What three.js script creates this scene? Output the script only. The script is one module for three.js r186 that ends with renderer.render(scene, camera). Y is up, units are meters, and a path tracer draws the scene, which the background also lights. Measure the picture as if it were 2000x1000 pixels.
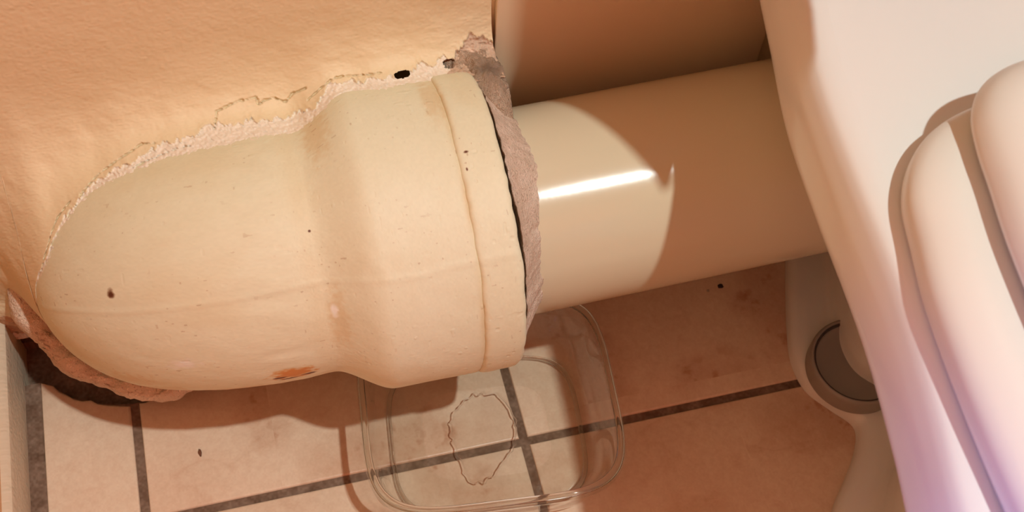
import * as THREE from 'three';
import { mergeGeometries, mergeVertices, toCreasedNormals } from 'three/addons/utils/BufferGeometryUtils.js';

// ---------------------------------------------------------------- camera, lights, exposure
const scene = new THREE.Scene();
scene.background = new THREE.Color(0.02, 0.02, 0.025);
const camera = new THREE.PerspectiveCamera(23.386, 2, 0.02, 20);
{
  const right = new THREE.Vector3(0.96821, 0.04982, 0.24511), up = new THREE.Vector3(0.18092, 0.53718, -0.82384), back = new THREE.Vector3(-0.17271, 0.842, 0.51109);
  camera.quaternion.setFromRotationMatrix(new THREE.Matrix4().makeBasis(right, up, back));
  camera.position.set(-0.16029, 0.68661, 0.42469);
  camera.focus = 0.63; camera.userData.fStop = 19;
  scene.add(camera);
}
const renderer = new THREE.WebGLRenderer({ antialias: true });
renderer.toneMapping = THREE.LinearToneMapping;
renderer.toneMappingExposure = 1.0;
renderer.shadowMap.enabled = true;

const LAMP_AT = [0.43, 2.22, 0.84], LAMP_POWER = 9.6, LAMP_COLOR = [0.88, 1, 0.97];
const bulbLight = new THREE.SpotLight(new THREE.Color().setRGB(...LAMP_COLOR), LAMP_POWER, 0, 1.25, 0.35, 2);  // main lamp, out of view overhead
bulbLight.position.set(...LAMP_AT); bulbLight.target.position.set(LAMP_AT[0] - 0.1, 0, LAMP_AT[2] - 0.2);
bulbLight.castShadow = true; bulbLight.shadow.radius = 1.2;
scene.add(bulbLight, bulbLight.target);
const BLUE_AT = [-0.312, 0.42, 0.72], BLUE_COLOR = [0.1, 0.22, 1];
const unseenBlueLight = new THREE.SpotLight(new THREE.Color().setRGB(...BLUE_COLOR), 0.85, 0, 0.23, 1, 2);  // unseen blue source, out of view, tinting the left side of the toilet
unseenBlueLight.position.set(...BLUE_AT); unseenBlueLight.target.position.set(0.04, 0.31, 0.4);
unseenBlueLight.castShadow = true; unseenBlueLight.shadow.radius = 0.8;
scene.add(unseenBlueLight, unseenBlueLight.target);

// ---------------------------------------------------------------- helpers
const H = 0.145, ZC = 0.07;                 // height and distance from the wall of the waste pipe
const V3 = (x, y, z) => new THREE.Vector3(x, y, z);
const lerp = (a, b, t) => a + (b - a) * t, clamp = (v, a = 0, b = 1) => Math.min(b, Math.max(a, v));
const sstep = (a, b, x) => { const t = clamp((x - a) / (b - a)); return t * t * (3 - 2 * t); };
const hash = (x, y, z) => { let h = (Math.imul(x, 374761393) + Math.imul(y, 668265263) + Math.imul(z, 2147483647 - 1013904223)) | 0; h = Math.imul(h ^ (h >>> 13), 1274126177); h ^= h >>> 16; h = Math.imul(h, 2246822519); return ((h ^ (h >>> 15)) >>> 0) / 4294967296; };
function noise(x, y = 0, z = 0) {           // value noise, -1 .. 1
  const xi = Math.floor(x), yi = Math.floor(y), zi = Math.floor(z), q = (t) => t * t * t * (t * (t * 6 - 15) + 10);
  const u = q(x - xi), v = q(y - yi), w = q(z - zi);
  const l = (k) => lerp(lerp(hash(xi, yi, zi + k), hash(xi + 1, yi, zi + k), u), lerp(hash(xi, yi + 1, zi + k), hash(xi + 1, yi + 1, zi + k), u), v);
  return 2 * lerp(l(0), l(1), w) - 1;
}
const fbm = (x, y, z = 0, o = 4) => { let s = 0, a = 0.5, f = 1; for (let i = 0; i < o; i++) { s += a * noise(x * f, y * f, z * f + 17.3 * i); a *= 0.5; f *= 2.03; } return s; };
let seed = 7; const rnd = () => { seed = (Math.imul(seed, 1664525) + 1013904223) >>> 0; return seed / 4294967296; };

const names = {};
const numbered = (n) => { const k = names[n] = (names[n] ?? -1) + 1; return k ? `${n}_${String(k).padStart(3, '0')}` : n; };
function mesh(name, geo, mat, parent) {
  const m = new THREE.Mesh(geo, mat); m.name = numbered(name); m.castShadow = m.receiveShadow = true; (parent || scene).add(m); return m;
}
function tag(o, label, category, group) { o.userData.label = label; o.userData.category = category; if (group) o.userData.group = group; return o; }
function structure(o) { o.userData.kind = 'structure'; return o; }
function thing(name, at, label, category, group) { const g = new THREE.Group(); g.name = numbered(name); g.position.set(...at); scene.add(g); return tag(g, label, category, group); }
const rgb = (c) => new THREE.Color().setRGB(...c);
const std = (c, rough, extra = {}) => new THREE.MeshPhysicalMaterial({ color: rgb(c), roughness: rough, side: THREE.DoubleSide, ...extra });

// textures: fn(u, v) -> [r, g, b] in sRGB 0..1 or a number
function tex(n, fn, color) {
  const d = new Uint8Array(n * n * 4);
  for (let j = 0; j < n; j++) for (let i = 0; i < n; i++) {
    const c = fn((i + 0.5) / n, (j + 0.5) / n), k = 4 * (j * n + i);
    if (color) { d[k] = 255 * clamp(c[0]); d[k + 1] = 255 * clamp(c[1]); d[k + 2] = 255 * clamp(c[2]); } else d[k] = d[k + 1] = d[k + 2] = 255 * clamp(c);
    d[k + 3] = 255;
  }
  const t = new THREE.DataTexture(d, n, n, THREE.RGBAFormat, THREE.UnsignedByteType);
  if (color) t.colorSpace = THREE.SRGBColorSpace;
  t.magFilter = THREE.LinearFilter; t.minFilter = THREE.LinearFilter; t.wrapS = t.wrapT = THREE.RepeatWrapping; t.needsUpdate = true;
  return t;
}
// a grid of points rows x cols -> indexed geometry; keep(a, b, c, d) may drop a cell
function gridGeo(rows, cols, point, uvOf, keep) {
  const P = new Float32Array(rows * cols * 3), U = new Float32Array(rows * cols * 2), I = [];
  for (let j = 0; j < rows; j++) for (let i = 0; i < cols; i++) {
    const k = j * cols + i, p = point(i, j), uv = uvOf(i, j, p);
    P.set([p.x, p.y, p.z], 3 * k); U.set(uv, 2 * k);
  }
  for (let j = 0; j + 1 < rows; j++) for (let i = 0; i + 1 < cols; i++) {
    const a = j * cols + i, b = a + 1, c = a + cols, d = c + 1;
    if (keep && !keep(i, j)) continue;
    I.push(a, c, b, b, c, d);
  }
  const g = new THREE.BufferGeometry();
  g.setAttribute('position', new THREE.BufferAttribute(P, 3)); g.setAttribute('uv', new THREE.BufferAttribute(U, 2)); g.setIndex(I);
  g.computeVertexNormals();
  return g;
}
// seamless normals where a grid closes on itself in i (first column = last column)
function weldColumns(g, rows, cols) {
  const n = g.attributes.normal;
  for (let j = 0; j < rows; j++) {
    const a = j * cols, b = a + cols - 1, v = V3(n.getX(a) + n.getX(b), n.getY(a) + n.getY(b), n.getZ(a) + n.getZ(b)).normalize();
    n.setXYZ(a, v.x, v.y, v.z); n.setXYZ(b, v.x, v.y, v.z);
  }
  return g;
}
const planarUV = (g, s = 1, ax = 'xz', ox = 0, oy = 0) => {
  const p = g.attributes.position, U = new Float32Array(p.count * 2), get = { x: (i) => p.getX(i), y: (i) => p.getY(i), z: (i) => p.getZ(i) };
  for (let i = 0; i < p.count; i++) { U[2 * i] = (get[ax[0]](i) + ox) * s; U[2 * i + 1] = (get[ax[1]](i) + oy) * s; }
  g.setAttribute('uv', new THREE.BufferAttribute(U, 2)); return g;
};
const box = (x0, x1, y0, y1, z0, z1) => new THREE.BoxGeometry(x1 - x0, y1 - y0, z1 - z0).translate((x0 + x1) / 2, (y0 + y1) / 2, (z0 + z1) / 2);
// toCreasedNormals compares corners on a coarse grid, so it works on an enlarged copy
const creased = (g, a) => toCreasedNormals(g.scale(2000, 2000, 2000), a).scale(1 / 2000, 1 / 2000, 1 / 2000);
// rings of equal length (each an array of Vector3) -> closed skin; caps triangulated in the plane given
function loftRings(rings, { cap0 = true, cap1 = true, crease = 0, plane = 'xz' } = {}) {
  const n = rings[0].length, P = [], I = [];
  for (const r of rings) for (const p of r) P.push(p.x, p.y, p.z);
  for (let j = 0; j + 1 < rings.length; j++) for (let i = 0; i < n; i++) {
    const a = j * n + i, b = j * n + (i + 1) % n, c = a + n, d = b + n;
    I.push(a, b, c, b, d, c);
  }
  const cap = (j, flip) => {
    const q = rings[j].map((p) => new THREE.Vector2(p[plane[0]], p[plane[1]]));
    for (const [a, b, c] of THREE.ShapeUtils.triangulateShape(q, [])) flip ? I.push(j * n + a, j * n + c, j * n + b) : I.push(j * n + a, j * n + b, j * n + c);
  };
  if (cap0) cap(0, true);
  if (cap1) cap(rings.length - 1, false);
  let g = new THREE.BufferGeometry();
  g.setAttribute('position', new THREE.Float32BufferAttribute(P, 3)); g.setIndex(I);
  g.setAttribute('uv', new THREE.BufferAttribute(new Float32Array(P.length / 3 * 2), 2));
  if (crease) g = creased(g, crease); else g.computeVertexNormals();
  return g;
}
function curve2(pts, n) {                   // centripetal curve through [a, b] pairs, n + 1 samples
  const c = new THREE.CatmullRomCurve3(pts.map(([a, b]) => V3(a, b, 0)), false, 'centripetal');
  return c.getSpacedPoints(n).map((p) => [p.x, p.y]);
}
const table = (pts) => (x) => {             // smooth look-up through [x, value] pairs
  if (x <= pts[0][0]) return pts[0][1];
  for (let i = 1; i < pts.length; i++) if (x <= pts[i][0]) { const t = (x - pts[i - 1][0]) / (pts[i][0] - pts[i - 1][0]); return lerp(pts[i - 1][1], pts[i][1], t * t * (3 - 2 * t)); }
  return pts[pts.length - 1][1];
};
const segDist = (px, py, pts) => {          // distance to a polyline
  let best = 1e9;
  for (let i = 1; i < pts.length; i++) {
    const [ax, ay] = pts[i - 1], [bx, by] = pts[i], dx = bx - ax, dy = by - ay, t = clamp(((px - ax) * dx + (py - ay) * dy) / (dx * dx + dy * dy || 1e-12));
    best = Math.min(best, Math.hypot(px - ax - t * dx, py - ay - t * dy));
  }
  return best;
};

// ---------------------------------------------------------------- the waste pipe's course
const MOUTH = -0.0555, XS = -0.162, RHO = 0.073, E = V3(0, -0.75, -0.661).normalize(), B0 = V3(0, E.z, -E.y);   // E: where the bend turns to
const ARC0 = MOUTH - XS, ARC1 = ARC0 + RHO * Math.PI / 2, LEG = 0.11;
const radiusAt = (s) => {
  const sock = 0.0785, pipe = 0.0648 - 0.0008 * Math.exp(-(((s - 0.094) / 0.008) ** 2));
  return lerp(sock, pipe, sstep(0.064, 0.094, s));
};
function frameAt(s) {
  const out = {};
  if (s <= ARC0) { out.p = V3(MOUTH - s, H, ZC); out.n = E.clone().negate(); }
  else if (s <= ARC1) {
    const a = (s - ARC0) / RHO, n = V3(-Math.sin(a), 0, 0).addScaledVector(E, -Math.cos(a));
    out.p = V3(XS, H, ZC).addScaledVector(E, RHO).addScaledVector(n, RHO); out.n = n;
  } else { out.p = V3(XS - RHO, H, ZC).addScaledVector(E, RHO + s - ARC1); out.n = V3(-1, 0, 0); }
  return out;
}
const onPipe = (s, phi, r) => { const f = frameAt(s); return f.p.addScaledVector(f.n, r * Math.cos(phi)).addScaledVector(B0, r * Math.sin(phi)); };
function sdPipe(x, y, z) {
  const dy = y - H, dz = z - ZC, u = XS - x, w = dy * E.y + dz * E.z, b = dy * B0.y + dz * B0.z;
  if (u <= 0) return Math.hypot(dy, dz) - radiusAt(MOUTH - x);
  if (w > RHO) return Math.hypot(u - RHO, b) - 0.0648;
  const q = Math.hypot(u, w - RHO), a = Math.atan2(u, RHO - w);
  return Math.hypot(q - RHO, b) - radiusAt(ARC0 + a * RHO);
}

// ---------------------------------------------------------------- materials
const wallBump = tex(1024, (u, v) => 0.5 + 0.24 * fbm(u * 40, v * 40, 3, 4) + 0.12 * noise(u * 250, v * 250) + 0.1 * noise(u * 120, v * 120, 8) + 0.03 * noise(u * 90, v * 420));
const M = {
  paint: std([0.8, 0.64, 0.41], 0.62, { bumpMap: wallBump, bumpScale: 0.0006 }),
  plaster: std([0.86, 0.74, 0.6], 0.9, { bumpMap: wallBump, bumpScale: 0.0008 }),
  room: std([0.66, 0.115, 0.026], 0.85), ceiling: std([0.62, 0.28, 0.14], 0.9),  // surfaces out of view, deep red so their bounce warms the shaded sides
  mortar: std([0.52, 0.42, 0.36], 0.92),
  dirtyMortar: std([0.5, 0.36, 0.26], 0.92),
  grout: std([0.2, 0.145, 0.11], 0.95),
  ceramic: std([0.77, 0.765, 0.735], 0.16),
  seat: std([0.76, 0.745, 0.68], 0.3),
  grey: std([0.3, 0.27, 0.24], 0.45),
  darkRubber: std([0.06, 0.045, 0.04], 0.6),
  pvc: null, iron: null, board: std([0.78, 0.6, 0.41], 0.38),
};

const mortarMap = tex(512, (u, v) => { const c = fbm(u * 14, v * 14, 3, 5), d = noise(u * 130, v * 130) > 0.72 ? -0.12 : 0, e = noise(u * 160 + 5, v * 160) > 0.78 ? 0.1 : 0; return [0.86 + 0.06 * c + d + e, 0.755 + 0.07 * c + d + e, 0.675 + 0.08 * c + d + e]; }, true);
M.joint = std([1, 1, 1], 0.85, { map: mortarMap, bumpMap: wallBump, bumpScale: 0.001 });
M.corner = std([0.8, 0.62, 0.47], 0.92, { map: mortarMap, bumpMap: wallBump, bumpScale: 0.0015 });
M.lump = std([0.82, 0.76, 0.68], 0.92, { map: mortarMap, bumpMap: wallBump, bumpScale: 0.002 });

// ---------------------------------------------------------------- floor: mortar bed, tiles
const PITCH = 0.2235, GX = -0.0445, GZ = 0.1375, GROUT = 0.0052;
const pit = [[-0.3345, 0.004], [-0.3345, 0.034], [-0.3205, 0.034], [-0.312, 0.041], [-0.304, 0.0485], [-0.297, 0.0515], [-0.289, 0.0555], [-0.28, 0.0585], [-0.2685, 0.0605], [-0.258, 0.0595], [-0.25, 0.057], [-0.243, 0.0545], [-0.235, 0.047], [-0.225, 0.03], [-0.22, 0.004]];
{
  const s = new THREE.Shape([[-0.36, -0.14], [1, -0.14], [1, 1.7], [-0.36, 1.7]].map((p) => new THREE.Vector2(...p)));
  s.holes.push(new THREE.Path(pit.slice().reverse().map((p) => new THREE.Vector2(...p))));
  const g = new THREE.ExtrudeGeometry(s, { depth: 0.009, bevelEnabled: false }).rotateX(Math.PI / 2).translate(0, -0.0016, 0);
  const base = box(-0.36, 1, -0.06, -0.0104, -0.14, 1.7);
  planarUV(g); planarUV(base); M.grout.bumpMap = wallBump; M.grout.bumpScale = 0.0015;
  var floor = structure(mesh('floor', mergeGeometries([g.toNonIndexed ? (g.index ? g.toNonIndexed() : g) : g, base.toNonIndexed()]), M.grout));
}
const veins = (u, v) => {
  const wx = u + 0.06 * fbm(u * 5, v * 5, 9), wy = v + 0.06 * fbm(u * 5 + 40, v * 5, 2);
  const cloud = fbm(wx * 5, wy * 5, 1, 5), r1 = Math.abs(fbm(wx * 4 + 8, wy * 7, 5, 5)), r2 = Math.abs(fbm(wx * 11, wy * 9 + 3, 7, 4));
  return [cloud, Math.exp(-r1 * 26) * clamp(0.35 + 1.6 * fbm(u * 3, v * 3, 30)), Math.exp(-r2 * 30) * clamp(fbm(u * 6 + 9, v * 6, 31) * 1.4)];
};
const tileMap = tex(1024, (u, v) => {
  const [c, a, b] = veins(u, v), fine = 0.014 * noise(u * 300, v * 300) + 0.012 * noise(u * 110, v * 110, 3);
  const patch = clamp(fbm(u * 7, v * 7, 50, 4) * 2.6 - 0.25), spots = clamp(fbm(u * 38, v * 38, 60, 4) * 3 - 0.7) * patch;
  const k = 0.05 * c - 0.035 * a - 0.03 * b + fine - 0.06 * patch - 0.1 * spots;
  return [0.885 + k * 0.8, 0.775 + k * 1.2, 0.67 + k * 1.25];
}, true);
const tileBump = tex(512, (u, v) => 0.5 + 0.3 * fbm(u * 10, v * 10, 4) + 0.12 * noise(u * 120, v * 120));
M.grout.map = tex(256, (u, v) => { const k = 0.09 * fbm(u * 30, v * 30, 3, 4) + 0.05 * noise(u * 130, v * 130); return [0.47 + k, 0.37 + k, 0.3 + k]; }, true); M.grout.color.setRGB(1, 1, 1); M.grout.map.repeat.set(6, 6);
M.tile = std([1, 1, 1], 0.27, { map: tileMap, bumpMap: tileBump, bumpScale: 0.0004 });
function tilePrism(pts, variant) {           // a tile cut to a polygon, with an eased glaze edge
  const s = new THREE.Shape(pts.map(([x, z]) => new THREE.Vector2(x, z)));
  const e = 0.0016;
  const g = new THREE.ExtrudeGeometry(s, { depth: 0.005, bevelEnabled: true, bevelThickness: e, bevelSize: e, bevelOffset: -e, bevelSegments: 3 });
  g.rotateX(Math.PI / 2).translate(0, -e, 0);
  const h = creased(g, 0.9);
  return planarUV(h, 3.1, 'xz', 0.37 * variant, 0.61 * variant + 0.2);
}
{
  const half = GROUT / 2;
  for (let r = -1; r < 7; r++) for (let c = -2; c < 5; c++) {
    let x0 = GX + c * PITCH + half, x1 = GX + (c + 1) * PITCH - half, z0 = GZ + r * PITCH + half, z1 = GZ + (r + 1) * PITCH - half;
    x0 = Math.max(x0, -0.3215); x1 = Math.min(x1, 0.998); z0 = Math.max(z0, 0.003); z1 = Math.min(z1, 1.698);
    if (x1 - x0 < 0.01 || z1 - z0 < 0.01) continue;
    let pts = [[x0, z0], [x1, z0], [x1, z1], [x0, z1]];
    if (r === -1 && c === -2) {
      const edge = [[x1, 0.062], [-0.276, 0.0605], [-0.28, 0.0592], [-0.2835, 0.0583], [-0.289, 0.0562], [-0.293, 0.0528], [-0.298, 0.0522], [-0.303, 0.0497], [-0.3065, 0.0462], [-0.311, 0.043], [-0.314, 0.0382], [x0, 0.0345]];
      pts = [...edge.reverse(), [x1, z1], [x0, z1]];
    }
    if (r === -1 && c === -1) pts = [[x0, 0.0612], [-0.2615, 0.0615], [-0.258, 0.0602], [-0.2545, 0.0592], [-0.25, 0.0582], [-0.246, 0.0558], [-0.243, 0.0552], [-0.238, 0.05], [-0.235, 0.0478], [-0.229, 0.038], [-0.2245, 0.03], [-0.2195, z0], [x1, z0], [x1, z1], [x0, z1]];
    mesh('tile', tilePrism(pts, (r * 5 + c * 3 + 40) % 7), M.tile, floor);
  }
}

// ---------------------------------------------------------------- walls
const X_LEFT = -0.337;
{
  // contact of plaster and pipe, and the bare plaster along it
  const smin = (a, b, k) => { const h = Math.max(k - Math.abs(a - b), 0) / k; return Math.min(a, b) - h * h * k * 0.25; };
  const kAt = (x) => lerp(0.05, 0.039, sstep(-0.15, -0.125, x)) + 0.004 * noise(x * 60, 3) + lerp(0.02, 0, sstep(-0.285, -0.24, x));
  const D = V3(0, -0.8, -0.6), TT = V3(0, 0.6, -0.8);
  const X0 = X_LEFT, X1 = -0.0402;
  const rough = (x, y) => sstep(0.06, 0.045, y) * sstep(-0.255, -0.265, x) * (0.004 + 0.003 * fbm(x * 110, y * 110, 6, 4));
  const lump = (x, y, near) => rough(x, y) + 0.0006 * fbm(x * 25, y * 25, 1, 3) + near * (0.0012 * fbm(x * 32, y * 60, 5, 4) + 0.0004 * fbm(x * 120, y * 170, 8, 3));
  function march(x, t, inset) {
    let u = -0.25, hit = null;
    const k = kAt(x);
    for (let i = 0; i < 60; i++) {
      const y = TT.y * t + D.y * u, z = TT.z * t + D.z * u;
      const p = sdPipe(x, y, z) + inset, near = sstep(0.075, 0.012, p) + 0.5 * sstep(-0.26, -0.3, x) * sstep(0.22, 0.14, y);
      const w = z - lump(x, y, near) * 1.0, d = smin(w, p, k);
      if (d < 5e-6 || u > 1.5) { hit = { y, z, p, w, k }; break; }
      u += d * 0.8;
    }
    if (!hit) { const y = TT.y * t + D.y * u, z = TT.z * t + D.z * u; hit = { y, z, p: sdPipe(x, y, z) + inset, w: z, k }; }
    return hit;
  }
  const INSET = 0.0016, DX = 0.00052, cols = Math.round((X1 - X0) / DX) + 1, TTOP = 0.36 * 0.6;
  const tc = [];
  for (let i = 0; i < cols; i++) {           // first t, from above, where the plaster goes under the pipe's skin
    const x = X0 + (X1 - X0) * i / (cols - 1);
    let lo = 0, found = 0;
    for (let t = 0.17; t > 0; t -= 0.0015) { const h = march(x, t, INSET); if (h.p < INSET - 1e-4) { found = t; break; } }
    if (found) { lo = found; let hi = found + 0.0015; for (let q = 0; q < 7; q++) { const m = (lo + hi) / 2; march(x, m, INSET).p < INSET - 1e-4 ? lo = m : hi = m; } }
    tc.push(lo);
  }
  const rowsFine = 74, rowsCoarse = 70, rows = rowsFine + rowsCoarse + 1, dt = 0.00042;
  const tAt = (i, j) => {
    const c = Math.max(tc[i], 0.004) - 0.004;
    if (j <= rowsFine) return c + j * dt;
    const a = c + rowsFine * dt; return a + (TTOP - a) * ((j - rowsFine) / rowsCoarse) ** 1.15;
  };
  const band = table([[-0.3, 0.0], [-0.27, 0.0012], [-0.245, 0.003], [-0.215, 0.0068], [-0.185, 0.0095], [-0.165, 0.0085], [-0.15, 0.0075], [-0.135, 0.0055], [-0.11, 0.0055], [-0.09, 0.0055], [-0.075, 0.007], [-0.066, 0.011], [-0.058, 0.015], [-0.04, 0.017]]);
  const cracks = [                           // in (x, t - contact), metres
    [[-0.186, 0.009], [-0.1835, 0.0175], [-0.1755, 0.0195], [-0.163, 0.0205], [-0.1625, 0.0165], [-0.159, 0.0185], [-0.1545, 0.0192], [-0.149, 0.0165], [-0.1445, 0.019], [-0.138, 0.0165]],
    [[-0.256, 0.0035], [-0.246, 0.0058], [-0.236, 0.0085], [-0.222, 0.0115], [-0.216, 0.0095]],
    [[-0.228, 0.002], [-0.216, 0.0022], [-0.205, 0.004], [-0.199, 0.0035]],
    [[-0.138, 0.0105], [-0.126, 0.0098], [-0.112, 0.0085], [-0.1, 0.009]],
    [[-0.2835, 0.001], [-0.279, 0.0035], [-0.27, 0.006], [-0.262, 0.0055]],
  ];
  const holes = [[-0.0895, 0.0058, 0.0038, 0.0018], [-0.0645, 0.0078, 0.0028, 0.0022]];
  const isBare = [], isHole = [];
  const hits = new Array(rows * cols);
  for (let j = 0; j < rows; j++) for (let i = 0; i < cols; i++) {
    const x = X0 + (X1 - X0) * i / (cols - 1), t = tAt(i, j), h = march(x, t, INSET), above = t - Math.max(tc[i], 0.004);
    const edge = band(x) * (1 + 0.75 * fbm(x * 190, 0.5, 3, 3)) + 0.0012 * noise(x * 700, 9) + 0.0006 * noise(x * 1900, 4);
    const cover = sstep(0.0, 0.0007, above - edge);
    let cr = 0;
    if (above < 0.03) for (const c of cracks) cr = Math.max(cr, 1 - sstep(0.00012, 0.0005, segDist(x, above, c) + 0.0004 * noise(x * 900, t * 900)));
    const crumble = (1 - cover) * (0.0011 * fbm(x * 420, t * 620, 2, 3) + 0.0007 * noise(x * 1300, t * 1300));
    const off = cover * 0.0011 - cr * 0.002 + crumble + cover * 0.0007 * sstep(0.004, 0, above - edge) * (0.6 + fbm(x * 120, 2, 2));
    const hole = holes.some(([hx, ht, a, b]) => ((x - hx) / a) ** 4 + ((above - ht) / b) ** 4 < 1 + 0.5 * noise(x * 900, t * 900));
    hits[j * cols + i] = V3(x, h.y - D.y * off, h.z - D.z * off);
    isBare.push(cover < 0.5); isHole.push(hole || h.p < 0.0002 + INSET - 0.0016 - 0.002);
  }
  const cell = (i, j, test) => { const k = j * cols + i; return (test[k] ? 1 : 0) + (test[k + 1] ? 1 : 0) + (test[k + cols] ? 1 : 0) + (test[k + cols + 1] ? 1 : 0); };
  const full = gridGeo(rows, cols, (i, j) => hits[j * cols + i], (i, j, p) => [p.x * 2.6, tAt(i, j) * 4.2], null);
  const pick = (want, patch) => {
    const I = [];
    for (let j = 0; j + 1 < rows; j++) for (let i = 0; i + 1 < cols; i++) {
      if (cell(i, j, isHole) >= 2 || (cell(i, j, isBare) >= 2) !== want) continue;
      const q = hits[j * cols + i], low = q.x < -0.262 && q.y < 0.05 + 0.007 * fbm(q.x * 120, q.y * 120, 4, 3) + 0.25 * (q.x + 0.3);
      if ((want ? q.x > -0.0655 + 0.003 * noise(j * 0.2, 1) : low) !== patch) continue;
      const a = j * cols + i, b = a + 1, c = a + cols, d = c + 1; I.push(a, b, c, b, d, c);
    }
    const g = full.clone(); g.setIndex(I);
    return g;
  };
  full.attributes.normal.array.forEach((v, i, arr) => { arr[i] = -v; });
  const b = [box(-0.36, X1, 0, 0.36, -0.14, -0.03), box(-0.36, X1, 0.36, 2.4, -0.14, 0), box(X1, 1.0, 0, 2.4, -0.14, 0)];
  const wall = structure(mesh('wall_back', planarUV(mergeGeometries(b), 2.6, 'xy'), M.paint));
  mesh('paint_skin', pick(false, false), M.paint, wall);
  mesh('rough_mortar', pick(false, true), M.corner, wall);
  const seam = mesh('plaster_seam', pick(true, false), M.plaster, wall); seam.userData.label = 'crumbling bare plaster along the pipe';
  mesh('mortar_patch', pick(true, true), M.lump, wall);
  structure(mesh('wall_left', planarUV(box(-0.42, X_LEFT, -0.06, 2.4, -0.14, 1.72), 2.6, 'zy'), std([0.78, 0.46, 0.24], 0.7, { bumpMap: wallBump, bumpScale: 0.0004 })));  // redder than the back wall, to warm the shade by bounce
  structure(mesh('unseen_wall_right', planarUV(box(1.0, 1.1, -0.06, 2.4, -0.14, 1.72), 2.6, 'zy'), M.room));
  structure(mesh('unseen_wall_front', planarUV(box(-0.42, 1.1, -0.06, 2.4, 1.7, 1.8), 2.6, 'xy'), M.room));
  structure(mesh('ceiling', planarUV(box(-0.42, 1.1, 2.4, 2.5, -0.14, 1.8), 2.6, "xz"), M.ceiling));
}
{ // tile skirting on the left wall
  const p = [[X_LEFT, -0.02], [-0.331, -0.02], [-0.331, 0.031], [-0.3318, 0.0335], [-0.334, 0.0348], [X_LEFT, 0.035]];
  const rings = [0.002, 0.004, 0.9, 1.69].map((z, k) => p.map(([x, y]) => V3(k === 0 && x > X_LEFT ? x - 0.0008 : x, y, z)));
  const g = planarUV(loftRings(rings, { plane: 'xy', crease: 0.7 }), 3, 'zy');
  structure(mesh('baseboard_left', g, std([0.72, 0.57, 0.41], 0.5, { bumpMap: wallBump, bumpScale: 0.0008 })));
}
{ // painted board on the wall behind the plastic pipe
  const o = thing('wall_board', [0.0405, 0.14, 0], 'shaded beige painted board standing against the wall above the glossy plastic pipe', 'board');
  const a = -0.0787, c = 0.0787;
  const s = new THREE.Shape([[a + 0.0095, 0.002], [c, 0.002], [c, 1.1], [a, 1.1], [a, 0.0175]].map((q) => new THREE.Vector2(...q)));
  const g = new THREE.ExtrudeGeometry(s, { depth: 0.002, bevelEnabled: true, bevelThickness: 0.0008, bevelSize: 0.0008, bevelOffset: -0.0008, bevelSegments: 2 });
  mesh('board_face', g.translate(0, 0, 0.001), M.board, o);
}

// ---------------------------------------------------------------- iron waste bend
const ironSpots = [[0.1547, -0.025, 0.0014, 0.0024, 'dark'], [0.111, 1.0, 0.0095, 0.0075, 'rust'], [0.106, 1.06, 0.0035, 0.0016, 'dark'], [0.1168, 1.045, 0.0028, 0.0011, 'dark'], [0.114, 1.09, 0.004, 0.0009, 'dark'],
  [0.1419, 0.637, 0.0055, 0.0042, 'pale'], [0.1355, 1.25, 0.02, 0.007, 'tan'], [0.1713, 0.86, 0.016, 0.01, 'tan'], [0.1624, 1.08, 0.014, 0.006, 'tan'], [0.0946, -0.28, 0.0008, 0.0008, 'dark'], [0.0256, -1.06, 0.006, 0.022, 'tan'], [0.0831, -1.1, 0.008, 0.025, 'tan'], [0.018, -0.45, 0.0006, 0.001, 'dark'], [0.0165, -0.56, 0.0014, 0.0007, 'dark'], [0.088, 0.42, 0.006, 0.02, 'tan'], [0.0895, 0.34, 0.002, 0.004, 'pale']];                       // [s, phi, radius, kind]
const SMAX = ARC1 + LEG;
const ironMap = tex(1536, (u, v) => {
  const s = u * SMAX, ph = (v - 0.5) * 2 * Math.PI, y = ph * 0.066;
  const c = fbm(s * 22, y * 22, 2, 4), f = noise(s * 900, y * 900) * 0.008;
  let r = 0.90 + 0.012 * c + f, g = 0.876 + 0.02 * c + f, b = 0.762 + 0.03 * c + f;
  const tan = clamp(fbm(s * 30 + 7, y * 30, 11, 4) * 1.3 - 0.12) * 0.55 + 0.35 * Math.exp(-(((s - 0.097) / 0.006) ** 2)) + 1.1 * Math.exp(-(((s - 0.0212) / 0.0017) ** 2)) * (0.6 + 0.4 * noise(y * 60));  // tan stains and rim stain, plus darkening painted into the neck crease
  r -= 0.035 * tan; g -= 0.085 * tan; b -= 0.12 * tan;
  const speck = noise(s * 620, y * 620, 4) > 0.9 ? 0.12 * clamp(fbm(s * 60, y * 60, 9) * 2 + 0.3) : 0;
  r -= speck * 0.7; g -= speck; b -= speck;
  for (const [qs, qp, rs, rp, kind] of ironSpots) {
    const ds = (s - qs) / rs, dp = (y - qp * 0.066) / rp, d = Math.hypot(ds, dp) + 0.55 * fbm(s * 420, y * 420, qs * 100, 4);
    if (d > 1.4) continue;
    const k = sstep(1.15, 0.3, d);
    if (kind === 'rust') { const q = k * 0.85; r = lerp(r, 0.80, q); g = lerp(g, 0.46, q); b = lerp(b, 0.14, q); }
    if (kind === 'dark') { r = lerp(r, 0.35, k); g = lerp(g, 0.17, k); b = lerp(b, 0.08, k); }
    if (kind === 'tan') { const q = k * 0.3; r = lerp(r, 0.80, q); g = lerp(g, 0.62, q); b = lerp(b, 0.40, q); }
    if (kind === 'pale') { r = lerp(r, 0.93, k); g = lerp(g, 0.9, k); b = lerp(b, 0.84, k); }
  }
  return [r, g, b];
}, true);
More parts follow.
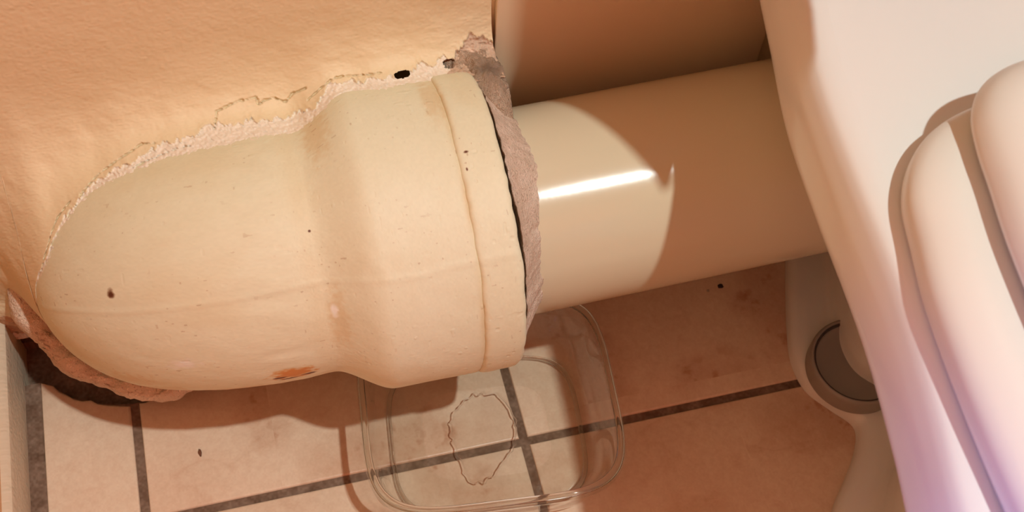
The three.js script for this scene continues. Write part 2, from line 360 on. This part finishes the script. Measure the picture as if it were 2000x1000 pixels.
const ironBump = tex(1536, (u, v) => {
  const s = u * SMAX, y = (v - 0.5) * 2 * Math.PI * 0.066;
  let h = 0.5 + 0.2 * fbm(s * 70, y * 70, 2, 4) + 0.03 * noise(s * 500, y * 700, 5) + 0.03 * noise(s * 1100, y * 1100);
  const n = noise(s * 330, y * 330, 21); if (n > 0.72) h += (n - 0.72) * 1.3 * clamp(fbm(s * 25, y * 25, 40) * 3 + 0.2);
  const m = noise(s * 480, y * 300, 33); if (m > 0.86) h -= (m - 0.86) * 1.2;
  return h;
});
M.iron = std([1, 1, 1], 0.58, { map: ironMap, bumpMap: ironBump, bumpScale: 0.0007 });
{
  const o = thing('waste_pipe', [-0.145, 0, 0.07], 'cream painted iron waste bend with rust spots, its wide socket half plastered into the wall', 'pipe');
  const inv = V3(-o.position.x, -o.position.y, -o.position.z);
  const SEAM = 0.11;
  const detail = (s, ph) => {
    const y = ph * 0.066;
    return 0.0005 * fbm(s * 35, y * 35, 3, 3) + 0.00018 * fbm(s * 160, y * 160, 6, 2)
      + 0.00045 * Math.exp(-(((y - SEAM * 0.066 - 0.0012 * noise(s * 40)) / 0.0011) ** 2)) * sstep(ARC1, ARC1 - 0.05, s)
      + 0.0009 * Math.exp(-((((s - 0.112) / 0.012) ** 2))) * fbm(s * 60, y * 90, 14, 3);
  };
  const cols = 301, rows = 381, s0 = 0.0195;
  const sAt = (j) => s0 + (SMAX - s0) * j / (rows - 1);
  const phi = (i) => -Math.PI + 2 * Math.PI * (i % (cols - 1)) / (cols - 1);
  const g = gridGeo(rows, cols, (i, j) => { const s = sAt(j); return onPipe(s, phi(i), radiusAt(s) + detail(s, phi(i)) - 0.0012 * Math.exp(-(((s - s0) / 0.0016) ** 2))); },
    (i, j) => [sAt(j) / SMAX, i / (cols - 1)]);
  mesh('bend', weldColumns(g, rows, cols).translate(...inv.toArray()), M.iron, o);
  const prof = [[0.0212, 0.0765], [0.0207, 0.0783], [0.0195, 0.0792], [0.017, 0.0796], [0.01, 0.0796], [0.004, 0.0795], [0.0015, 0.0791], [0.0003, 0.0782], [0, 0.0768], [0.0003, 0.0752], [0.0012, 0.0742], [0.01, 0.0736], [0.028, 0.073]];
  const fine = curve2(prof, 60);
  const rim = gridGeo(fine.length, cols, (i, j) => { const [s, r] = fine[j], ph = phi(i); return onPipe(s + 0.0005 * noise(ph * 5, 4) + 0.00025 * noise(ph * 17, 8), ph, r + detail(s, ph) * (j < 38 ? 1 : 0)); }, (i, j) => [fine[j][0] / SMAX, i / (cols - 1)]);
  mesh('socket_rim', weldColumns(rim, fine.length, cols).translate(...inv.toArray()), M.iron, o);
}

// ---------------------------------------------------------------- glossy plastic pipe
const PVC_SLOPE = 0.034, PR = 0.055;
const pvcBump = tex(512, (u, v) => 0.5 + 0.25 * fbm(u * 7, v * 7, 2) + 0.03 * noise(u * 200, v * 200));
M.pvc = std([0.66, 0.575, 0.405], 0.17, { bumpMap: pvcBump, bumpScale: 0.0001 });
{
  const o = thing('plastic_pipe', [0.05, H, ZC], 'glossy cream plastic pipe running from the iron socket to the toilet', 'pipe');
  const path = new THREE.CatmullRomCurve3([V3(-0.085, 0, 0), V3(-0.04, 0, 0), V3(0, 0, 0), V3(0.04, 0, 0), V3(0.085, 0, 0), V3(0.13, 0, 0), V3(0.15, 0, 0), V3(0.172, 0, 0)].map((p) => { p.y = PVC_SLOPE * (p.x + 0.055); return p; }));
  const g = new THREE.TubeGeometry(path, 60, PR, 128).translate(-0.05, 0, 0);
  mesh('pipe_wall', g, M.pvc, o);
}
const pvcY = (x) => H + PVC_SLOPE * (x + 0.055);

// ---------------------------------------------------------------- mortar
{
  const o = thing('mortar_joint', [-0.05, H, ZC], 'grey cracked mortar ring filling the joint between iron socket and plastic pipe', 'mortar');
  const cols = 361, rows = 30;
  const g = gridGeo(rows, cols, (i, j) => {
    const a = 2 * Math.PI * (i % (cols - 1)) / (cols - 1), low = sstep(2.0, 2.9, Math.abs(a - Math.PI));
    // a = 0 at the underside, pi on top; the side towards the room is a = pi / 2
    const cx = Math.cos(a), sx = Math.sin(a), side = a;      // direction (y, z) = (-cos, sin)
    const gap = 0.0003 + 0.0013 * sstep(1.6, 1.95, a) * sstep(3.9, 3.4, a) + 0.0012 * noise(a * 4, 2) * 0.5 + 0.0004 * noise(a * 19, 7);
    const wide = 0.0138 + 0.0012 * noise(a * 3, 5) + 0.0006 * noise(a * 13, 6) + 0.0004 * noise(a * 31, 6) - 0.006 * sstep(0.9, 0.35, a) + 0.004 * sstep(2.4, 3.0, a);
    const outer = 0.0762 - 0.002 * low + 0.0006 * noise(a * 9, 3) - 0.006 * sstep(0.75, 0.3, a);
    const t = j / (rows - 1);
    let x, r;
    if (t < 0.25) { const q = t / 0.25; x = MOUTH + gap + 0.0002 * noise(a * 40, q * 4); r = lerp(0.06, outer, q); }
    else { const q = (t - 0.25) / 0.75; x = MOUTH + gap + wide * q; r = lerp(outer, PR - 0.0008, Math.pow(q, 0.72)) + 0.0006 * Math.sin(Math.PI * q) + 0.0009 * fbm(a * 22, q * 5, 3, 3) * Math.sin(Math.PI * clamp(q * 1.05)); }
    const cy = lerp(H, pvcY(x), clamp((x - MOUTH) / 0.01));
    return V3(x + 0.05, cy - H - cx * r, sx * r);
  }, (i, j) => [i / cols * 4, j / rows * 0.35]);
  mesh('mortar_ring', weldColumns(g, rows, cols), M.joint, o);
  // rough lump between the socket, the wall and the board
  const blobs = [[-0.05, 0.2015, 0.035, 0.009], [-0.045, 0.1985, 0.03, 0.01], [-0.047, 0.187, 0.018, 0.0165], [-0.05, 0.196, 0.04, 0.0125], [-0.044, 0.182, 0.03, 0.018], [-0.056, 0.196, 0.008, 0.0125], [-0.036, 0.186, 0.035, 0.012], [-0.0465, 0.196, 0.026, 0.011]];
  const sd = (p) => { let d = 0.02; for (const [x, y, z, r] of blobs) { const b = Math.hypot(p.x - x, p.y - y, p.z - z) - r, h = Math.max(0.012 - Math.abs(d - b), 0) / 0.012; d = Math.min(d, b) - h * h * 0.003; } return d + 0.0022 * fbm(p.x * 130, p.y * 130, p.z * 130, 4) + 0.0012 * noise(p.x * 420, p.y * 420, p.z * 420); };
  const c0 = V3(-0.047, 0.188, 0.026), n1 = 120, n2 = 90;
  const lumpGeo = gridGeo(n2, n1, (i, j) => {
    const th = Math.PI * (j + 0.001) / (n2 - 1 + 0.002), ph = 2 * Math.PI * (i % (n1 - 1)) / (n1 - 1), d = V3(Math.sin(th) * Math.cos(ph), Math.cos(th), Math.sin(th) * Math.sin(ph));
    let u = 0.06;
    for (let q = 0; q < 50; q++) { const e = sd(c0.clone().addScaledVector(d, u)); if (e < 1e-5) break; u -= Math.max(e * 0.6, 1e-5); if (u < 0.002) break; }
    const p = c0.clone().addScaledVector(d, u); p.x = Math.min(p.x, -0.0265 - (p.y > 0.165 ? 0.0128 : 0));
    return p.sub(V3(-0.05, H, ZC));
  }, (i, j) => [i / n1 * 3, j / n2 * 1.5]);
  mesh('mortar_lump', weldColumns(lumpGeo, n2, n1), M.lump, o);
}
{ // collar where the bend goes down into the corner
  const c0 = frameAt(ARC1).p.addScaledVector(E, 0.02);
  c0.x -= 0.003; c0.addScaledVector(B0, 0.002);
  const o = thing('mortar_collar', c0.toArray(), 'rough mortar collar around the left end of the iron bend at floor level', 'mortar');
  const cols = 241, rows = 28;
  const g = gridGeo(rows, cols, (i, j) => {
    const a = 2 * Math.PI * (i % (cols - 1)) / (cols - 1), b = 2 * Math.PI * (j % (rows - 1)) / (rows - 1);
    const thick = 0.0085 * (1 + 0.25 * noise(a * 4, 3));
    const rr = 0.0735 + thick * Math.cos(b), w = thick * 1.6 * Math.sin(b);
    const l = 0.002 * fbm(a * 9, b * 2, 3, 4) + 0.001 * noise(a * 40, b * 8);
    return V3(-Math.cos(a) * (rr + l), 0, 0).addScaledVector(B0, Math.sin(a) * (rr + l)).addScaledVector(E, w + l);
  }, (i, j) => [i / cols * 4, j / rows * 0.6]);
  mesh('collar_ring', weldColumns(g, rows, cols), std([1, 0.98, 0.92], 0.9, { map: mortarMap, bumpMap: wallBump, bumpScale: 0.0012 }), o);
}

// ---------------------------------------------------------------- toilet
{
  const XC = 0.235, N = 220;
  const deck = curve2([[0.012, 0.078], [0.05, 0.072], [0.098, 0.0625], [0.145, 0.0528], [0.19, 0.0485], [0.245, 0.0445], [0.29, 0.0375], [0.33, 0.0295], [0.38, 0.026], [0.44, 0.033], [0.5, 0.06], [0.55, 0.11], [0.58, 0.17], [0.588, XC]], N);
  const foot = curve2([[0.03, 0.166], [0.06, 0.154], [0.1, 0.1395], [0.125, 0.133], [0.145, 0.135], [0.16, 0.145], [0.175, 0.155], [0.188, 0.15], [0.203, 0.138], [0.222, 0.121], [0.255, 0.102], [0.31, 0.09], [0.38, 0.09], [0.45, 0.11], [0.5, 0.16], [0.515, XC]], N);
  const ring = (y, w, inset) => {
    const L = [];
    for (let i = 0; i <= N; i++) {
      const [za, xa] = foot[i], [zb, xb] = deck[i];
      let x = lerp(xa, xb, w), z = lerp(za, zb, w);
      const front = sstep(0.7, 1, i / N), dx = inset * (1 - front), dz = inset * front;
      L.push(V3(Math.min(XC, x + dx), y, Math.max(0, z - dz)));
    }
    const R = []; for (let i = N - 1; i >= 0; i--) R.push(V3(2 * XC - L[i].x, y, L[i].z));
    return [...L, ...R];
  };
  const o = thing('toilet', [XC, 0, 0.3], 'white ceramic toilet with closed rounded seat and lid at the right edge', 'toilet');
  const inv = [-XC, 0, -0.3];
  const lev = [[0.0002, 0, 0], [0.006, 0, 0.0005], [0.0095, 0, 0.002], [0.0115, 0, 0.006], [0.0122, 0, 0.014], [0.0128, 0, 0.024], [0.016, 0.01, 0.028], [0.022, 0.02, 0.03], [0.04, 0.04, 0.032], [0.08, 0.1, 0.03], [0.13, 0.2, 0.034], [0.18, 0.42, 0.03], [0.22, 0.66, 0.018], [0.25, 0.85, 0.01], [0.268, 0.95, 0.005], [0.277, 1, 0.001], [0.281, 1, -0.0015], [0.286, 1, -0.003], [0.293, 1, -0.003], [0.302, 1, -0.002], [0.309, 1, 0], [0.313, 1, 0.0016], [0.3162, 1, 0.004], [0.318, 1, 0.0085], [0.3186, 1, 0.013]];
  const split = lev.findIndex((l) => l[0] >= 0.277), rimLine = curve2(lev.slice(split).map((l) => [l[0], l[2]]), 40);
  const rings = [...lev.slice(0, split).map(([y, w, d]) => ring(y, w, d)), ...rimLine.map(([y, d]) => ring(y, 1, d))];
  const body = loftRings(rings, { crease: 1.1 });
  mesh('bowl_body', body.translate(...inv), M.ceramic, o);
  // slabs: seat and lid from their left outlines (z, x), back to front
  const outline = (pts, n) => { const l = curve2(pts, n).map(([z, x]) => [x, z]); const r = l.slice(1, -1).reverse().map(([x, z]) => [2 * XC - x, z]); return [...l, ...r]; };
  const slab = (pts, levels) => {
    const q = outline(pts, 200), n = q.length;
    const nrm = q.map((p, i) => { const a = q[(i + n - 1) % n], b = q[(i + 1) % n], dx = b[0] - a[0], dz = b[1] - a[1], l = Math.hypot(dx, dz); return [dz / l, -dx / l]; });
    const area = q.reduce((s, p, i) => s + p[0] * q[(i + 1) % n][1] - q[(i + 1) % n][0] * p[1], 0), sg = area > 0 ? -1 : 1;
    return loftRings(curve2(levels, 44).map(([y, d]) => q.map(([x, z], i) => V3(x + sg * nrm[i][0] * d, y, z + sg * nrm[i][1] * d))), { crease: 0.6 });
  };
  const seatPts = [[0.181, XC], [0.181, 0.17], [0.182, 0.12], [0.1845, 0.095], [0.1915, 0.077], [0.202, 0.065], [0.216, 0.0565], [0.236, 0.0515], [0.26, 0.0465], [0.331, 0.0405], [0.4, 0.042], [0.46, 0.058], [0.52, 0.1], [0.555, 0.165], [0.563, XC]];
  const lidPts = [[0.179, XC], [0.179, 0.18], [0.18, 0.13], [0.1825, 0.104], [0.189, 0.0915], [0.2, 0.083], [0.214, 0.0785], [0.23, 0.0755], [0.254, 0.071], [0.3, 0.066], [0.36, 0.062], [0.42, 0.066], [0.47, 0.086], [0.515, 0.13], [0.54, 0.18], [0.545, XC]];
  const seatLev = [[0.3198, 0.005], [0.3199, 0.0035], [0.3208, 0.0016], [0.3225, 0.0004], [0.3255, 0], [0.331, 0.001], [0.3342, 0.0035], [0.3365, 0.0075], [0.3382, 0.013], [0.3389, 0.019], [0.3392, 0.026]].map(([y, d]) => [y, d - 0.0005]);
  const lidLev = [[0.3415, 0.012], [0.3417, 0.006], [0.343, 0.002], [0.346, 0], [0.35, 0.001], [0.3545, 0.004], [0.358, 0.009], [0.3605, 0.016], [0.362, 0.025], [0.363, 0.036]];
  mesh('toilet_seat', slab(seatPts, seatLev).translate(...inv).translate(0.0026, 0, -0.003), M.seat, o);
  mesh('toilet_lid', slab(lidPts, lidLev).translate(...inv).translate(0.003, 0, -0.004), M.seat, o);
  for (const [x, z] of [[0.1, 0.3], [0.37, 0.3], [0.12, 0.5], [0.35, 0.5]]) mesh('seat_buffer', new THREE.CylinderGeometry(0.008, 0.009, 0.005, 20).translate(x, 0.3195, z).translate(...inv), M.seat, o);
  for (const [x, z] of [[0.1, 0.3], [0.37, 0.3]]) mesh('lid_buffer', new THREE.CylinderGeometry(0.006, 0.007, 0.004, 20).translate(x, 0.3403, z).translate(...inv), M.seat, o);
  for (const x of [0.165, 0.305]) mesh('hinge', new THREE.CapsuleGeometry(0.009, 0.03, 8, 16).rotateZ(Math.PI / 2).translate(x, 0.333, 0.168).translate(...inv), M.seat, o);
}
{ // grey plastic cap ring at the foot
  const o = thing('fixing_cap', [0.1645, 0.0115, 0.1425], 'dark grey plastic ring cap on the floor at the foot of the toilet', 'cap');
  o.scale.set(0.95, 1, 0.95);
  const lathe = (pts) => new THREE.LatheGeometry(curve2(pts, 40).map(([r, y]) => new THREE.Vector2(r, y)), 96);
  mesh('cap_ring', lathe([[0.0275, 0.0005], [0.0312, 0.0005], [0.0316, 0.006], [0.0314, 0.0125], [0.0306, 0.0142], [0.0296, 0.0146], [0.0289, 0.0138], [0.0287, 0.012]]), M.grey, o);
  mesh('cap_groove', new THREE.TorusGeometry(0.0284, 0.0011, 12, 96).rotateX(Math.PI / 2).translate(0, 0.0122, 0), M.darkRubber, o);
  mesh('cap_dish', lathe([[0.0288, 0.0108], [0.0278, 0.0112], [0.024, 0.0095], [0.018, 0.0075], [0.01, 0.0065], [0.0001, 0.0062]]), M.grey, o);
}
{ // unseen flush reservoir above the frame, placed to shade the pipe and board
  const o = thing('unseen_cistern', [0.235, 0.45, 0.003], 'unseen white flush reservoir and plate out of view above the toilet, shading the pipe and board', 'unseen_cistern');
  const ringOf = (x0, x1, z1, y, r, d) => {
    const s = [], arc = (cx, cz, a0, a1) => { for (let k = 0; k <= 10; k++) { const a = lerp(a0, a1, k / 10); s.push(V3(cx + r * Math.cos(a), y, cz + r * Math.sin(a))); } };
    s.push(V3(x0 + d, y, 0)); arc(x0 + d + r, z1 - d - r, Math.PI, Math.PI / 2); arc(x1 - d - r, z1 - d - r, Math.PI / 2, 0); s.push(V3(x1 - d, y, 0));
    return s;
  };
  const rs = [[0, 0.012], [0.002, 0.006], [0.006, 0.002], [0.012, 0], [0.3, 0], [0.302, 0.001]].map(([y, d]) => ringOf(-0.178, 0.203, 0.16, y, 0.006, d).map((p) => { p.y = lerp(0.06, 0.302, p.y / 0.302); return p; }));
  mesh('unseen_tank', loftRings(rs, { crease: 0.8 }), M.ceramic, o);
  mesh('unseen_tank_lid', loftRings([[0.303, 0], [0.304, -0.004], [0.32, -0.005], [0.327, -0.002], [0.33, 0.006]].map(([y, d]) => ringOf(-0.178, 0.203, 0.16, y, 0.006, d)), { crease: 0.8 }), M.ceramic, o);
  const plan = [[0.0713, 0.1892], [0.0575, 0.164], [0.0437, 0.1389], [0.0296, 0.113], [0.028, 0.004], [0.094, 0.004], [0.093, 0.115], [0.0905, 0.1389], [0.0873, 0.153], [0.0815, 0.1718], [0.0745, 0.187]];  // unseen plate, outline shaped to cast the shade on pipe and board
  const bs = new THREE.Shape(plan.map(([x, z]) => new THREE.Vector2(x - 0.235, z - 0.003)));
  mesh('unseen_shade_plate', new THREE.ExtrudeGeometry(bs, { depth: 0.006, bevelEnabled: false }).rotateX(Math.PI / 2).translate(0, -0.017, 0), std([0.7, 0.68, 0.64], 0.5), o);
  mesh('shade_plate_stay', new THREE.BoxGeometry(0.03, 0.1, 0.006).translate(-0.16, 0.027, 0.006), std([0.7, 0.68, 0.64], 0.5), o);
}

// ---------------------------------------------------------------- glass dish and water
const glass = new THREE.MeshPhysicalMaterial({ color: rgb([0.97, 0.97, 0.96]), roughness: 0.02, transmission: 1, thickness: 0, ior: 1.5, side: THREE.DoubleSide });
const solidGlass = new THREE.MeshPhysicalMaterial({ color: rgb([0.97, 0.985, 0.975]), roughness: 0.02, transmission: 1, thickness: 0.004, ior: 1.47 });
{
  const o = thing('glass_dish', [-0.066, 0, 0.1285], 'clear square glass dish with rounded corners catching drips under the pipe joint', 'dish');
  o.rotation.y = -0.1;
  const n = 140;
  const ringAt = (a, b, y, pw) => { const r = []; for (let i = 0; i < n; i++) { const t = -2 * Math.PI * i / n, c = Math.cos(t), s = Math.sin(t); r.push(V3(a * Math.sign(c) * Math.abs(c) ** (2 / pw), y, b * Math.sign(s) * Math.abs(s) ** (2 / pw))); } return r; };
  const A = 0.0735, Bz = 0.065;
  const prof = [ // [inset from the rim's outline, height, squareness]
    [0.03, 0.0028, 4], [0.022, 0.0012, 4], [0.018, 0.0006, 4.2], [0.0145, 0.0012, 4.3], [0.0105, 0.005, 4.4], [0.007, 0.013, 4.5], [0.0045, 0.024, 4.5], [0.0025, 0.036, 4.5], [0.001, 0.0425, 4.5], [-0.0004, 0.0445, 4.5], [-0.0005, 0.0475, 4.5], [0.0005, 0.0495, 4.5], [0.002, 0.0502, 4.5], [0.0036, 0.0492, 4.5], [0.0048, 0.046, 4.5],
    [0.0068, 0.036, 4.4], [0.0088, 0.024, 4.3], [0.0115, 0.014, 4.2], [0.015, 0.008, 4.1], [0.02, 0.0055, 4], [0.026, 0.0048, 4], [0.036, 0.0046, 4]];
  mesh('dish_body', loftRings(prof.map(([d, y, p]) => ringAt(A - d, Bz - d, y, p)), { cap1: false, crease: 1.2 }), glass, o);
  mesh('dish_foot', loftRings([...Array(13)].map((_, q) => { const a = 2 * Math.PI * q / 12; return ringAt(A - 0.0165 + 0.0013 * Math.cos(a), Bz - 0.0165 + 0.0013 * Math.cos(a), 0.0028 + 0.0013 * Math.sin(a), 4.2); }), { cap0: false, cap1: false }), solidGlass, o);
  const rimRing = (k, y) => ringAt(A - 0.0023 + k, Bz - 0.0023 + k, y, 4.5);
  mesh('dish_rim', loftRings([...Array(13)].map((_, q) => { const a = 2 * Math.PI * q / 12; return rimRing(0.0019 * Math.cos(a), 0.0487 + 0.0016 * Math.sin(a)); }), { cap0: false, cap1: false }), solidGlass, o);
}
{
  const o = thing('water_puddle', [-0.067, 0.0047, 0.131], 'shallow irregular puddle of clear water inside the glass dish', 'water');
  const out = curve2([[-0.0195, -0.004], [-0.019, 0.008], [-0.0175, 0.0185], [-0.0145, 0.0265], [-0.009, 0.0285], [-0.001, 0.0255], [0.006, 0.019], [0.0125, 0.0125], [0.018, 0.004], [0.0195, -0.006], [0.018, -0.016], [0.012, -0.025], [0, -0.028], [-0.012, -0.022], [-0.018, -0.013], [-0.0195, -0.004]], 90).slice(0, -1).map(([x, z]) => { const k = 1 + 0.06 * noise(x * 400, z * 400); return [x * k, z * k]; });
  const edge = new THREE.TubeGeometry(new THREE.CatmullRomCurve3(out.map(([x, z]) => V3(x, 0.0003, z)), true), 260, 0.0004, 10, true);
  mesh('water_edge', edge, new THREE.MeshPhysicalMaterial({ color: rgb([1, 1, 1]), roughness: 0.01, transmission: 1, thickness: 0.001, ior: 1.33 }), o);
  const rings = [[1, 0], [1.0, 0.0003], [0.985, 0.0008], [0.95, 0.0013], [0.88, 0.0017], [0.7, 0.0019]].map(([k, y]) => out.map(([x, z]) => V3(x * k, y, z * k)));
  if (THREE.ShapeUtils.area(out.map(([x, z]) => new THREE.Vector2(x, z))) > 0) rings.forEach((r) => r.reverse());
  mesh('water_surface', loftRings(rings, { crease: 1.2 }), new THREE.MeshPhysicalMaterial({ color: rgb([1, 1, 1]), roughness: 0.01, transmission: 1, thickness: 0, ior: 1.33, side: THREE.DoubleSide }), o);
}

// ---------------------------------------------------------------- crumbs on the floor
function crumb(name, at, size, mat, label, category, stretch = [1, 1, 1], turn = 0) {
  let g = new THREE.IcosahedronGeometry(size, 2); g = mergeVertices(g.deleteAttribute('normal') && g);
  const p = g.attributes.position;
  for (let i = 0; i < p.count; i++) { const x = p.getX(i), y = p.getY(i), z = p.getZ(i), k = 1 + 0.35 * noise(x / size * 1.7 + at[0] * 999, y / size * 1.7, z / size * 1.7); p.setXYZ(i, x * k * stretch[0], y * k * stretch[1], z * k * stretch[2]); }
  g.computeVertexNormals();
  const m = mesh(name, g, mat); m.position.set(at[0], at[1] + size * stretch[1] * 0.8, at[2]); m.rotation.y = turn;
  return tag(m, label, category);
}
crumb('rust_flake', [-0.2335, 0, 0.102], 0.0011, std([0.16, 0.06, 0.025], 0.8), 'thin brown rust flake lying on the tile below the iron bend', 'flake', [0.8, 0.6, 2.3], 0.1);
crumb('dirt_speck', [0.1083, 0, 0.0604], 0.0014, std([0.03, 0.015, 0.01], 0.8), 'tiny black speck of dirt on the shaded tile near the toilet foot', 'dirt', [1.3, 0.6, 1]);
crumb('plaster_crumb', [0.099, 0, 0.062], 0.0009, M.plaster, 'tiny pale plaster crumb on the shaded tile beside the black speck', 'crumb');

// ---------------------------------------------------------------- unseen ceiling lamp, out of view
{
  const o = thing('unseen_ceiling_lamp', [LAMP_AT[0], 2.4, LAMP_AT[2]], 'unseen small ceiling downlight with a glowing round lens, out of view as the main light', 'lamp');
  mesh('lamp_housing', new THREE.LatheGeometry([[0, 0], [0.05, 0], [0.05, -0.02], [0.045, -0.12], [0.043, -0.172], [0.036, -0.174], [0.034, -0.165], [0, -0.16]].map((p) => new THREE.Vector2(...p)), 48), std([0.8, 0.8, 0.78], 0.4), o);
  const glow = new THREE.MeshStandardMaterial({ color: rgb([1, 0.98, 0.94]), emissive: rgb(LAMP_COLOR), emissiveIntensity: 12 });
  mesh('lamp_lens', new THREE.CylinderGeometry(0.033, 0.031, 0.008, 40).translate(0, -0.168, 0), glow, o);
}
{ // unseen blue lamp outside the frame, placed to tint the toilet side
  const o = thing('unseen_blue_lamp', [-0.337, BLUE_AT[1], BLUE_AT[2]], 'unseen small blue lamp out of view, tinting the toilet side', 'lamp');
  mesh('unseen_blue_body', new THREE.CapsuleGeometry(0.022, 0.03, 8, 24).scale(0.7, 1, 1), std([0.8, 0.8, 0.8], 0.4), o);
  const glow = new THREE.MeshStandardMaterial({ color: rgb([0.6, 0.65, 1]), emissive: rgb(BLUE_COLOR), emissiveIntensity: 3 });
  const l = mesh('unseen_blue_lens', new THREE.CylinderGeometry(0.011, 0.012, 0.008, 32).rotateZ(Math.PI / 2).rotateY(0.55).translate(0.018, 0, -0.003), glow, o);
}
renderer.render(scene, camera);
